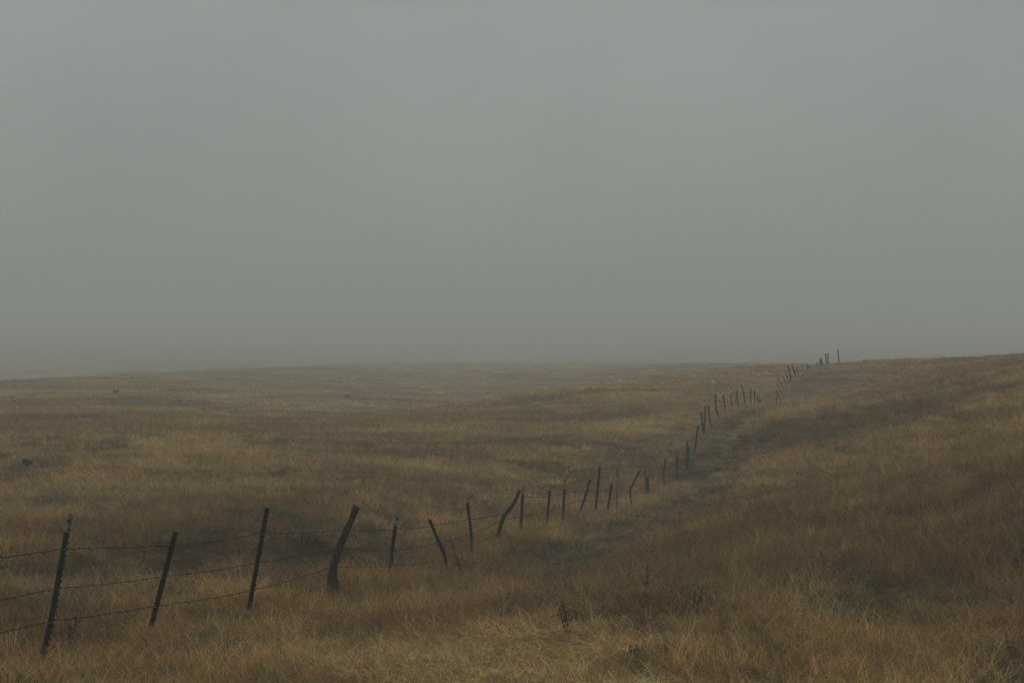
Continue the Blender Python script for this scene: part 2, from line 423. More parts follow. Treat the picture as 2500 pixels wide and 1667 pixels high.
# ---------------------------------------------------------------- grass: clumps of real blades scattered over the ground
def clump_mesh(name, n, radius, h0, h1, w0, w1, lean, wild, segs, stalks=0, flat=0.0, seed=0, con=0.38):
    r = np.random.default_rng(seed)
    N = n + stalks
    ang = r.uniform(0, 2 * np.pi, N); rad = radius * np.sqrt(r.uniform(0, 1, N))
    # blades gather in small tufts
    k = max(4, n // 9)
    ta = r.uniform(0, 2 * np.pi, k); tr = radius * np.sqrt(r.uniform(0, 1, k))
    ti = r.integers(0, k, N); gather = r.uniform(0, 1, N) < 0.85
    bx = np.where(gather, tr[ti] * np.cos(ta[ti]) + r.normal(0, radius * 0.055, N), rad * np.cos(ang))
    by = np.where(gather, tr[ti] * np.sin(ta[ti]) + r.normal(0, radius * 0.055, N), rad * np.sin(ang))
    h = r.uniform(h0, h1, N) * np.where(gather, 0.5 + 0.9 * r.uniform(0, 1, k)[ti], 0.7)
    w = r.uniform(w0, w1, N)
    lx = -lean + r.normal(0, wild * 0.55, N); ly = r.normal(0, wild * 0.55, N)
    tx = r.normal(0, wild, k)[ti]; ty = r.normal(0, wild, k)[ti]
    lx = lx + 0.9 * tx; ly = ly + 0.9 * ty
    if stalks:
        h[n:] = r.uniform(h1 * 1.0, h1 * 1.4, stalks); w[n:] = w0 * 0.75
        lx[n:] = -lean * 1.1 + r.normal(0, wild * 0.7, stalks)
    lie = r.uniform(0, 1, N) < flat
    lx = np.where(lie, r.normal(-0.6, 1.0, N), lx); ly = np.where(lie, r.normal(0, 1.0, N), ly)
    up = np.where(lie, 0.25, 1.0)
    wa = r.uniform(0, np.pi, N); wx, wy = np.cos(wa), np.sin(wa)
    curl = r.uniform(0.1, 0.45, N)
    ts = np.linspace(0, 1, segs + 1)
    snap = (r.uniform(0, 1, N) < 0.30) * r.uniform(0.5, 1.4, N); sa = r.uniform(0, 2 * np.pi, N)
    st = np.arange(N) >= n
    rows = []
    for i, t in enumerate(ts):
        px = bx + lx * h * (0.35 * t + 0.65 * t * t); py = by + ly * h * (0.35 * t + 0.65 * t * t)
        pz = -0.06 * min(1, radius * 2) * (1 - t) + up * h * (t - curl * t * t * 0.6)
        bend = snap * max(0.0, t - 0.5) * h
        px = px + bend * np.cos(sa); py = py + bend * np.sin(sa); pz = pz - 1.3 * bend
        pz = np.maximum(pz, 0.012 * t - 0.06)
        ww = w * (1 - 0.85 * t ** 1.6) * 0.5
        if t > 0.6: ww = np.where(st, ww * 2.4, ww)
        if i < segs:
            rows.append(np.stack([px - wx * ww, py - wy * ww, pz], -1)); rows.append(np.stack([px + wx * ww, py + wy * ww, pz], -1))
        else:
            rows.append(np.stack([px, py, pz], -1))
    V = np.stack(rows, 1)                       # N, 2*segs+1, 3
    m = V.shape[1]
    F = []
    for i in range(segs - 1):
        F.append((2 * i, 2 * i + 1, 2 * i + 3)); F.append((2 * i, 2 * i + 3, 2 * i + 2))
    F.append((2 * segs - 2, 2 * segs - 1, 2 * segs))
    F = np.array(F)
    faces = (F[None] + (np.arange(N) * m)[:, None, None]).reshape(-1, 3)
    me = bpy.data.meshes.new(name)
    me.vertices.add(N * m); me.vertices.foreach_set('co', V.astype(np.float32).ravel())
    me.loops.add(faces.size); me.loops.foreach_set('vertex_index', faces.astype(np.int32).ravel())
    me.polygons.add(len(faces)); me.polygons.foreach_set('loop_start', np.arange(0, faces.size, 3, dtype=np.int32))
    me.update()
    tone = r.normal(0, 1, N)
    lum = np.clip(np.exp(0.22 * tone + np.where(gather, r.normal(0, con, k)[ti], 0)), 0.3, 2.1)
    if stalks: lum[n:] = r.uniform(1.5, 2.3, stalks)
    hue = r.normal(0, 0.06, N)
    c = np.stack([lum * (1 + hue), lum, lum * (1 - 1.2 * hue), np.ones(N)], -1)
    c = np.repeat(c[:, None], m, 1)
    a = me.attributes.new('blade', 'FLOAT_COLOR', 'POINT'); a.data.foreach_set('color', c.astype(np.float32).ravel())
    me.materials.append(M_GRASS)
    return bpy.data.objects.new(name, me)

def scatter_grass(name, label, clumps, pts, turn, size, tint, which):
    lib = bpy.data.collections.new(name + '_clumps')
    for o in clumps: lib.objects.link(o)
    me = bpy.data.meshes.new(name)
    me.vertices.add(len(pts)); me.vertices.foreach_set('co', pts.astype(np.float32).ravel())
    def attr(nm, tp, key, val):
        a = me.attributes.new(nm, tp, 'POINT'); a.data.foreach_set(key, val.ravel())
    attr('turn', 'FLOAT_VECTOR', 'vector', turn.astype(np.float32)); attr('size', 'FLOAT_VECTOR', 'vector', size.astype(np.float32))
    attr('which', 'INT', 'value', which.astype(np.int32))
    attr('tint', 'FLOAT_COLOR', 'color', np.concatenate([tint, np.ones((len(pts), 1))], 1).astype(np.float32))
    me.materials.append(M_GRASS)
    o = bpy.data.objects.new(name, me); col.objects.link(o)
    g = bpy.data.node_groups.new(name + '_scatter', 'GeometryNodeTree')
    g.interface.new_socket('Geometry', in_out='INPUT', socket_type='NodeSocketGeometry')
    g.interface.new_socket('Geometry', in_out='OUTPUT', socket_type='NodeSocketGeometry')
    gi, go = g.nodes.new('NodeGroupInput'), g.nodes.new('NodeGroupOutput')
    ci = g.nodes.new('GeometryNodeCollectionInfo'); ci.inputs['Collection'].default_value = lib
    ci.inputs['Separate Children'].default_value = True; ci.inputs['Reset Children'].default_value = True
    ip = g.nodes.new('GeometryNodeInstanceOnPoints'); ip.inputs['Pick Instance'].default_value = True
    def named(nm, tp):
        nn = g.nodes.new('GeometryNodeInputNamedAttribute'); nn.data_type = tp; nn.inputs['Name'].default_value = nm
        return [s for s in nn.outputs if s.enabled and s.name == 'Attribute'][0]
    e = g.nodes.new('FunctionNodeEulerToRotation')
    g.links.new(gi.outputs[0], ip.inputs['Points']); g.links.new(ci.outputs[0], ip.inputs['Instance'])
    g.links.new(named('which', 'INT'), ip.inputs['Instance Index'])
    g.links.new(named('turn', 'FLOAT_VECTOR'), e.inputs[0]); g.links.new(e.outputs[0], ip.inputs['Rotation'])
    g.links.new(named('size', 'FLOAT_VECTOR'), ip.inputs['Scale'])
    g.links.new(ip.outputs['Instances'], go.inputs[0])
    md = o.modifiers.new('scatter', 'NODES'); md.node_group = g
    tag(o, label, 'grass', kind='stuff')
    return o

def wedge_points(y0, y1, spacing, half=0.36, pad=2.5, jitter=0.85):
    out = []
    y = y0
    while y < y1:
        sp = spacing
        xs = np.arange(-(half * y + pad), half * y + pad, sp)
        xs = xs + rng.uniform(-0.5, 0.5, len(xs)) * sp * jitter + (sp * 0.5 if int(y / sp) % 2 else 0)
        yy = y + rng.uniform(-0.5, 0.5, len(xs)) * sp * jitter
        out.append(np.stack([xs, yy], -1)); y += sp * 0.87
    return np.concatenate(out)

def grass_layer(name, label, clumps, y0, y1, spacing, hscale, nv, fade=(None, None)):
    p = wedge_points(y0, y1, spacing)
    x, y = p[:, 0], p[:, 1]
    keep = np.ones(len(x), bool)
    if fade[0] is not None: keep &= rng.uniform(0, 1, len(x)) < sstep(y0, fade[0], y) + 0.02
    if fade[1] is not None: keep &= rng.uniform(0, 1, len(x)) < 1 - sstep(fade[1], y1, y)
    c, h = cover(x, y)
    # thin, trampled growth in the worn strip and the hollow
    keep &= rng.uniform(0, 1, len(x)) > 0.45 * band_track(x, y) + 0.35 * band_ditch(x, y)
    x, y, c, h = x[keep], y[keep], c[keep], h[keep]
    n = len(x)
    z = ground_z(x, y)
    turn = np.stack([np.zeros(n), np.zeros(n), rng.normal(0, 0.65, n)], -1)
    s = rng.uniform(0.85, 1.2, n)
    size = np.stack([s, s, h * hscale * rng.uniform(0.65, 1.4, n)], -1)
    tint = np.clip(c * rng.uniform(0.72, 1.26, (n, 1)) * (1 + rng.normal(0, 0.025, (n, 3))), 0.01, 0.6)
    return scatter_grass(name, label, clumps, np.stack([x, y, z], -1), turn, size, tint, rng.integers(0, nv, n))

NV = 8
near_c = [clump_mesh('near_clump_%d' % i, 230, 0.30, 0.06, 0.25, 0.0032, 0.0062, 0.24, 0.62, 4, stalks=6, flat=0.42, seed=100 + i) for i in range(NV)]
mid_c = [clump_mesh('mid_clump_%d' % i, 420, 0.75, 0.06, 0.20, 0.007, 0.012, 0.24, 0.55, 3, stalks=4, flat=0.40, con=0.24, seed=200 + i) for i in range(NV)]
far_c = [clump_mesh('far_clump_%d' % i, 330, 1.9, 0.06, 0.17, 0.022, 0.038, 0.2, 0.5, 2, stalks=0, flat=0.4, con=0.14, seed=300 + i) for i in range(NV)]
grass_layer('dry_grass', 'long dry tan grass leaning over the near ground', near_c, 11.5, 40, 0.30, 1.0, NV, (None, 30))
grass_layer('dry_grass', 'dry tan grass covering the middle of the field', mid_c, 29, 95, 0.62, 1.0, NV, (39, 78))
grass_layer('dry_grass', 'pale dry grass on the far slopes in the fog', far_c, 76, 275, 1.6, 1.0, NV, (94, 240))

def patchy_layer(name, label, clumps, y0, y1, spacing, seed, lo, hi, colour, blend, smin, smax, right_bias=0.0, on_track=0.6):
    p = wedge_points(y0, y1, spacing); x, y = p[:, 0], p[:, 1]
    f = fbm(x / 1.8, y / 2.2, seed, 3) + right_bias * sstep(-4, 6, x) + (0.05 * band_track(x, y) if on_track == 0 else 0)
    keep = (rng.uniform(0, 1, len(x)) < sstep(lo, hi, f)) & (rng.uniform(0, 1, len(x)) > band_track(x, y) * on_track + band_ditch(x, y) * 0.6 + 0.8 * np.maximum(blob(x, y, -0.3, 16.9, 1.9, 1.9, 23), blob(x, y, 1.2, 13.9, 4.0, 1.3, 24)))
    x, y = x[keep], y[keep]; n = len(x)
    c, h = cover(x, y)
    c = c * (1 - blend) + np.array(colour) * blend
    s_ = rng.uniform(smin, smax, n)
    size = np.stack([s_, s_, s_ * rng.uniform(0.7, 1.25, n)], -1)
    turn = np.stack([np.zeros(n), np.zeros(n), rng.normal(0, 0.8, n)], -1)
    tint = np.clip(c * rng.uniform(0.75, 1.25, (n, 1)), 0.01, 0.6)
    scatter_grass(name, label, clumps, np.stack([x, y, ground_z(x, y)], -1), turn, size, tint, rng.integers(0, len(clumps), n))

tus_c = [clump_mesh('tussock_%d' % i, 120, 0.14, 0.11, 0.25, 0.0032, 0.0055, 0.28, 0.62, 5, stalks=4, flat=0.10, seed=400 + i, con=0.30) for i in range(5)]
scr_c = [clump_mesh('scrub_%d' % i, 260, 0.20, 0.05, 0.17, 0.004, 0.009, 0.05, 0.85, 3, stalks=0, flat=0.15, seed=500 + i, con=0.25) for i in range(5)]
patchy_layer('grass_tussocks', 'wispy pale grass tussocks standing up in the near field', tus_c, 12, 46, 0.62, 71, 0.42, 0.66, PALE, 0.45, 0.7, 1.3)
patchy_layer('low_scrub', 'low grey-green scrubby tufts among the dry grass', scr_c, 12, 60, 0.66, 72, 0.50, 0.68, SCRUB * 0.82, 0.8, 0.6, 1.6, 0.05, 0.0)

# ---------------------------------------------------------------- fence posts
def sweep(path, frames_u, profile):
    """sweep a closed 2-D profile along path; each ring uses its own u direction"""
    V, F = [], []
    n = len(profile[0]) if isinstance(profile[0], list) else len(profile)
    for i, p in enumerate(path):
        a = path[max(0, i - 1)]; b = path[min(len(path) - 1, i + 1)]
        d = (b - a).normalized()
        u = frames_u - d * frames_u.dot(d); u.normalize(); v = d.cross(u)
        pr = profile[i] if isinstance(profile[0], list) else profile
        for (pu, pv) in pr: V.append(p + u * pu + v * pv)
    for i in range(len(path) - 1):
        for k in range(n):
            F.append((i * n + k, i * n + (k + 1) % n, (i + 1) * n + (k + 1) % n, (i + 1) * n + k))
    F.append(tuple(range(n - 1, -1, -1)))
    F.append(tuple((len(path) - 1) * n + k for k in range(n)))
    return V, F

def add_box(V, F, c, u, v, w, su, sv, sw):
    k = len(V)
    for a in (-1, 1):
        for b in (-1, 1):
            for d in (-1, 1):
                V.append(c + u * (a * su) + v * (b * sv) + w * (d * sw))
    for f in ((0, 1, 3, 2), (4, 6, 7, 5), (0, 4, 5, 1), (2, 3, 7, 6), (0, 2, 6, 4), (1, 5, 7, 3)):
        F.append(tuple(k + i for i in f))

def resample(pts, n):
    d = [0]
    for a, b in zip(pts[:-1], pts[1:]): d.append(d[-1] + (b - a).length)
    out = []
    for i in range(n):
        t = d[-1] * i / (n - 1)
        k = max(j for j in range(len(d)) if d[j] <= t + 1e-9); k = min(k, len(pts) - 2)
        f = (t - d[k]) / max(1e-9, d[k + 1] - d[k])
        out.append(pts[k].lerp(pts[k + 1], f))
    return out

T_PROFILE = [(-0.024, -0.0035), (0.018, -0.0035), (0.018, -0.020), (0.024, -0.020), (0.024, 0.020), (0.018, 0.020), (0.018, 0.0035), (-0.024, 0.0035)]

def t_piece(path, side, thick, studs, stud_from=0.0):
    u = Vector((math.cos(side), math.sin(side), 0))
    prof = [(a * thick, b * thick) for a, b in T_PROFILE]
    V, F = sweep(path, u, prof)
    if studs:
        L = sum((b - a).length for a, b in zip(path[:-1], path[1:]))
        for s in np.arange(stud_from + 0.03, L - 0.02, 0.062):
            t = s / L * (len(path) - 1); k = min(int(t), len(path) - 2); p = path[k].lerp(path[k + 1], t - k)
            d = (path[k + 1] - path[k]).normalized()
            uu = (u - d * u.dot(d)).normalized(); vv = d.cross(uu)
            add_box(V, F, p + uu * (0.029 * thick), uu, vv, d, 0.0075 * thick, 0.009 * thick, 0.011)
    return V, F

POST_GROUP = 'posts along the old barbed wire fence'
post_axis = {}      # pixel axis of each post, used to hang the wires

def split_path(pts, frac):
    n = 13; q = resample(pts, n); k = max(1, min(n - 2, int(round((n - 1) * frac))))
    return q[:k + 1], q[k:]

def steel_post(key, pix, label, mat, tip=None, tip_py=None, side=0.25, thick=1.0, Y=None, clips=()):
    """pix: foot first, tip last. Steel T-post driven into the ground; optional painted tip."""
    Y = Y or fence_Y(pix[0][0])
    pts = [P(a, b, Y) for a, b in pix]
    base = pts[0]
    g = float(ground_z(np.array([base.x]), np.array([base.y]))[0])
    d0 = (pts[0] - pts[1]).normalized()
    sink = max(0.15, (base.z - g) / max(0.3, -d0.z) + 0.3)
    pts = [base + d0 * sink] + pts
    root_loc = Vector((base.x, base.y, base.z))
    post_axis[key] = (pix, Y)
    if tip is None:
        V, F = t_piece(resample(pts, 12), side, thick, Y < 60)
        o = link_mesh('fence_post', V, F, mat, root_loc)
        root = o
    else:
        root = bpy.data.objects.new('fence_post', None); root.empty_display_size = 0.2
        root.location = root_loc; col.objects.link(root)
        tot = sum((b - a).length for a, b in zip(pts[:-1], pts[1:]))
        tl = (tip_py - pix[-1][1]) / FPX * Y
        lower, upper = split_path(pts, 1 - tl / tot)
        # cut exactly at the paint line
        q = resample(pts, 200); k = int(199 * (1 - tl / tot))
        lower = resample(q[:k + 1], 10); upper = resample(q[k:], 5)
        V, F = t_piece(lower, side, thick, Y < 60); link_mesh('stake', V, F, mat, root_loc, root)
        V, F = t_piece(upper, side, thick, Y < 60); link_mesh('painted_tip', V, F, tip, root_loc, root)
    for (cx, cy) in clips:
        c = P(cx, cy, Y); V, F = [], []
        ring = []
        for i in range(11):
            a = 2 * math.pi * i / 10
            ring.append(c + Vector((0.036 * math.cos(a), 0.036 * math.sin(a), 0.010 * math.sin(a * 1.0))))
        tube(V, F, ring, 0.0022, 4)
        link_mesh('wire_clip', V, F, M_CLIP, root_loc, root)
    tag(root, label, 'fence post', POST_GROUP)
    return root

def tube(V, F, pts, r, n=5):
    k0 = len(V)
    for i, p in enumerate(pts):
        a = pts[max(0, i - 1)]; b = pts[min(len(pts) - 1, i + 1)]
        d = (b - a).normalized() if (b - a).length > 1e-9 else Vector((0, 0, 1))
        ref = Vector((0, 0, 1)) if abs(d.z) < 0.9 else Vector((1, 0, 0))
        u = d.cross(ref).normalized(); v = d.cross(u)
        rr = r[i] if hasattr(r, '__len__') else r
        for j in range(n):
            an = 2 * math.pi * j / n
            V.append(p + u * (rr * math.cos(an)) + v * (rr * math.sin(an)))
    for i in range(len(pts) - 1):
        for j in range(n):
            F.append((k0 + i * n + j, k0 + i * n + (j + 1) % n, k0 + (i + 1) * n + (j + 1) % n, k0 + (i + 1) * n + j))
    F.append(tuple(k0 + j for j in range(n - 1, -1, -1))); F.append(tuple(k0 + (len(pts) - 1) * n + j for j in range(n)))

def wood_post(key, pix, widths, label, mat=None, Y=None, slant=0.0, seed=0, cat='fence post', depth_ratio=1.0):
    """pix: foot first; widths in photo pixels at each point"""
    mat = mat or M_WOOD
    Y = Y or fence_Y(pix[0][0])
    pts = [P(a, b, Y) for a, b in pix]
    rad = [w / FPX * Y * 0.5 for w in widths]
    base = pts[0].copy()
    g = float(ground_z(np.array([base.x]), np.array([base.y]))[0])
    d0 = (pts[0] - pts[1]).normalized()
    sink = max(0.15, (base.z - g) / max(0.3, -d0.z) + 0.3)
    pts = [base + d0 * sink] + pts; rad = [rad[0]] + rad
    post_axis[key] = (pix, Y)
    n = 44
    q = resample(pts, n)
    d = [0]
    for a, b in zip(pts[:-1], pts[1:]): d.append(d[-1] + (b - a).length)
    rr = np.interp(np.linspace(0, d[-1], n), d, rad)
    # soften the kinks
    for _ in range(1):
        q = [q[0]] + [(q[i - 1] + q[i] * 2 + q[i + 1]) / 4 for i in range(1, n - 1)] + [q[-1]]
    r = np.random.default_rng(900 + seed)
    K = 14
    ph = r.uniform(0, 6.28, 4)
    profs = []
    for i in range(n):
        pr = []
        for k in range(K):
            a = 2 * math.pi * k / K
            f = 1 + 0.10 * math.sin(3 * a + ph[0] + i * 0.13) + 0.07 * math.sin(5 * a + ph[1] - i * 0.21) + r.normal(0, 0.05)
            pr.append((rr[i] * f * math.cos(a), rr[i] * f * math.sin(a) * depth_ratio))
        profs.append(pr)
    V, F = sweep(q, Vector((1, 0.15, 0)), profs)
    if slant:
        top = V[-K:]; c = sum(top, Vector()) / K
        for k in range(K): V[len(V) - K + k] = V[len(V) - K + k] - Vector((0, 0, (V[len(V) - K + k].x - c.x) * slant))
    o = link_mesh('fence_post', V, F, mat, base, smooth=True)
    tag(o, label, cat, POST_GROUP)
    return o

steel_post('A', [(105, 1597), (130, 1484), (170, 1253.6)], 'leaning steel T-post with a white painted tip, nearest one at far left', M_GREEN, M_WHITE, 1302, side=0.35, clips=[(153, 1338), (137, 1435), (121, 1516)])
steel_post('B', [(372, 1522), (430, 1298)], 'short dark steel T-post tilted right, just right of the white-tipped nearest post', M_STEEL, side=math.pi - 0.3, clips=[(401, 1407), (384, 1479)])
steel_post('C', [(610, 1470), (652, 1239)], 'tall dark steel T-post tilted slightly right, just left of the thick crooked wooden post', M_STEEL, side=0.5, clips=[(640, 1301), (628, 1374), (615, 1440)])
wood_post('D', [(813, 1456), (813, 1432), (811, 1406), (814, 1380), (828, 1334), (847, 1292), (859, 1266), (871, 1236)], [33, 32, 22, 17, 18, 17, 13, 18], 'thick crooked wooden post with a swollen base and wires stapled to it', M_WOOD, slant=0.5, seed=1)
steel_post('E', [(953, 1384), (957, 1340), (969, 1255)], 'thin steel T-post with a pale bluish tip, right of the thick crooked wooden post', M_STEEL, M_WHITE, 1283, side=0.4)
steel_post('F', [(1096, 1396), (1085, 1352), (1048.5, 1267.6)], 'dark steel T-post toppling to the left more than any other', M_STEEL, side=math.pi - 0.2)
steel_post('G', [(1152, 1332), (1149, 1295), (1140.7, 1226.8)], 'greenish steel T-post tilted slightly left, between the left-toppling post and the elbow-bent wooden one', M_GREEN, side=0.3)
wood_post('H', [(1212, 1316), (1221.5, 1285), (1230, 1259), (1243.6, 1245), (1260, 1219), (1268.5, 1197)], [10, 10, 9.5, 8, 8.5, 7], 'elbow-bent grey wooden post leaning right towards the first orange-tipped post', M_WOODG, seed=2)
steel_post('I', [(1270, 1300), (1277, 1183.6)], 'steel T-post with a bright orange tip beside the elbow-bent wooden post', M_GREEN, M_ORANGE, 1207, side=0.45)
steel_post('J', [(1334, 1284), (1341.6, 1196.3)], 'short dark steel T-post between the two orange-tipped posts', M_STEEL, side=0.6)
steel_post('K', [(1373.5, 1271), (1378.8, 1169)], 'steel T-post with a dull orange-brown tip, farther of the two orange-tipped posts', M_GREEN, M_ORANGE, 1193, side=0.5)
wood_post('L', [(1412, 1257), (1420, 1238), (1428, 1216), (1441, 1170)], [4.6, 5.6, 5.4, 5.0], 'weathered wooden stake leaning right, next right of the farther orange-tipped post', M_WOOD, seed=3)
steel_post('M', [(1452.5, 1255), (1463.8, 1140.8)], 'tallest thin steel post of the middle row, right of the leaning wooden stake', M_STEEL, side=0.5)
steel_post('N', [(1480.6, 1258), (1493.3, 1181.6)], 'short dark steel post leaning right, just left of the pale grey pole', M_STEEL, side=0.5)
steel_post('O', [(1505.3, 1238), (1507, 1143.8)], 'pale grey pole with a rusty red tip', M_PALEPOLE, M_RUST, 1163, side=0.5, thick=0.95)
wood_post('P', [(1541, 1225), (1539, 1208), (1538.5, 1195), (1548, 1175), (1561.8, 1149)], [4.6, 4.4, 5.0, 4.8, 5.0], 'wooden post bent like a knee, right of the pale grey pole', M_WOOD, seed=4)
steel_post('Q', [(1577.6, 1206), (1573.8, 1145.8)], 'bluish steel post tilted left, taller one of a close pair', M_BLUEGREY, side=0.5)
steel_post('R', [(1582, 1206), (1580.5, 1162.5)], 'brown steel post, shorter one of a close pair', M_STEEL, side=0.5)
wood_post('S', [(1627, 1196), (1621, 1170), (1620, 1156), (1625, 1119)], [4.0, 3.6, 4.6, 4.6], 'wavy wooden post curving like a bow, right of the close pair', M_WOOD, seed=5)
steel_post('T', [(1652.9, 1180), (1652.9, 1114)], 'upright dark steel post just right of the wavy wooden post', M_STEEL, side=0.5)
steel_post('U', [(1675, 1150), (1678, 1075)], 'bluish grey post, taller left half of a touching pair below the bank', M_BLUEGREY, side=0.5, thick=1.2)
steel_post('V', [(1677.8, 1149), (1681.8, 1089)], 'bluish grey post, shorter right half of a touching pair below the bank', M_BLUEGREY, side=0.5, thick=1.2, Y=57.3)
steel_post('W', [(1695.9, 1098), (1703.8, 1040)], 'rusty steel post leaning right, alone on the steep bank', M_STEEL, side=0.5)
steel_post('X', [(1715.8, 1046), (1709.8, 1003.8)], 'thin post with rusty tip leaning left against a thicker wooden post', M_STEEL, M_RUST, 1011, side=0.5)
wood_post('Y', [(1718.8, 1056), (1720, 1030), (1721.9, 990.4)], [4.8, 3.8, 3.4], 'wooden post at the top of the bank crossing the thin rusty-tipped post', M_WOOD, seed=6)
steel_post('Z', [(1733.3, 1033), (1728.3, 988.4)], 'thin steel post tilted left, left neighbour of the stout kinked wooden post', M_STEEL, side=0.5)
wood_post('AA', [(1753.6, 1018), (1750.5, 1004), (1747.5, 992), (1747, 962.3)], [5.2, 5.0, 4.2, 4.4], 'stout kinked wooden post standing dark on the hill brow', M_WOOD, seed=7)
steel_post('AB', [(1770.8, 1008), (1765.5, 964.3)], 'thin dark steel post, right neighbour of the stout kinked wooden post', M_STEEL, side=0.5)
steel_post('AC', [(1788.8, 998), (1781.9, 961.6)], 'faint thin post tilted left, second right of the stout kinked wooden post', M_BLUEGREY, side=0.5, thick=0.9)
steel_post('AD', [(1802.2, 995), (1797.3, 952.2)], 'thin steel post just left of the curved wooden post', M_STEEL, side=0.5)
wood_post('AE', [(1818.7, 985), (1817, 970), (1814.7, 954), (1809.3, 939.5)], [3.6, 3.4, 3.0, 3.2], 'tall curved wooden post bending left at the top on the brow', M_WOOD, seed=8)
steel_post('AF', [(1833, 985), (1832.5, 948.2)], 'upright steel post just right of the curved wooden post', M_STEEL, side=0.5, thick=1.1)
steel_post('AG', [(1843.2, 984), (1841, 952.2)], 'greenish post, second right of the curved wooden post', M_GREEN, side=0.5, thick=1.1)
wood_post('AH', [(1851.6, 988), (1849.9, 969)], [4.2, 4.2], 'short fat wooden stub where the fence dips from view', M_WOOD, seed=9)
steel_post('AI', [(1855.5, 990), (1854.9, 971)], 'thin short post touching the fat wooden stub', M_STEEL, side=0.5)
wood_post('AL', [(1896.3, 984), (1894.6, 965.6)], [3.2, 2.8], 'low stub at the foot of the far climbing row', M_WOODG, seed=10)
steel_post('AM', [(1905, 977), (1894.4, 952.2)], 'dark post leaning left, lowest of the far climbing row', M_GREEN, side=0.5)
steel_post('AN', [(1911.8, 966), (1902, 950), (1895.7, 934.8)], 'greenish bent post leaning left, second lowest of the far climbing row', M_GREEN, side=0.5)
steel_post('AO', [(1913.6, 952), (1899.7, 921.4)], 'thin post leaning left most steeply in the far climbing row', M_BLUEGREY, side=0.5, thick=0.9)
steel_post('AP', [(1919.8, 943), (1911.8, 917.4)], 'faint thin post, halfway up the far climbing row', M_BLUEGREY, side=0.5, thick=0.9)
wood_post('AQ', [(1925.8, 935), (1922, 922), (1916.9, 904.7)], [2.8, 2.6, 2.2], 'dark leaning post below the thick hazy one on the far climb', M_WOOD, seed=11)
wood_post('AR', [(1931, 927), (1928, 908), (1924.4, 892.3)], [4.4, 4.6, 4.4], 'thick hazy post leaning left near the top of the climb', M_WOODG, seed=12)
wood_post('AS', [(1943.8, 921), (1940, 908), (1936, 899), (1933.8, 889)], [2.8, 4.4, 3.8, 1.8], 'pointed wooden post leaning left near the top of the climb', M_WOOD, seed=13)
wood_post('AT', [(1951, 918), (1947, 905), (1943, 896.3)], [3.2, 2.8, 2.2], 'small slanted post just right of the pointed one', M_WOOD, seed=14)
steel_post('AU', [(1960.5, 907), (1957.9, 885.6)], 'palest thin post in the fog near the hilltop', M_PALEPOLE, side=0.5, thick=1.0)
wood_post('AV', [(1973.3, 907), (1971, 895), (1968.6, 885.6)], [3.0, 3.0, 2.6], 'dark slanted post beside a pale leaning one near the hilltop', M_WOOD, seed=15)
wood_post('AW', [(1981, 907), (1978, 897), (1974.6, 890.3)], [4.4, 3.6, 2.0], 'pale leaning post just right of the dark slanted one', M_WOODG, seed=16)
wood_post('AX', [(1998, 899), (1995.8, 890), (1993.4, 883)], [2.6, 2.4, 2.2], 'small leaning post left of the broad slant-topped stump', M_WOODG, seed=17)
wood_post('AY', [(2007, 898), (2005, 886), (2003.3, 875)], [10, 9, 6], 'broad stump with a slanted top on the hilltop', M_WOODG, slant=0.9, seed=18, depth_ratio=0.6)
wood_post('AZ', [(2018, 895), (2015.4, 862.8)], [3.6, 3.4], 'tall hilltop post, left one of the twin posts', M_WOODG, seed=19)
wood_post('BA', [(2023.6, 895), (2020.8, 862)], [3.4, 3.2], 'tall hilltop post, right one of the twin posts', M_WOODG, seed=20)
wood_post('BB', [(2048, 895), (2047.3, 870), (2045.8, 852.8)], [3.8, 3.0, 2.8], 'tallest lone post at the end of the fence on the skyline', M_WOODG, seed=21)

# ---------------------------------------------------------------- barbed wire
def on_post(key, frac):
    pix, Y = post_axis[key]
    ys = [p[1] for p in pix]; y = pix[0][1] + (pix[-1][1] - pix[0][1]) * frac
    xs = np.interp(-y, [-v for v in ys], [p[0] for p in pix])
    return (float(xs), y, Y)

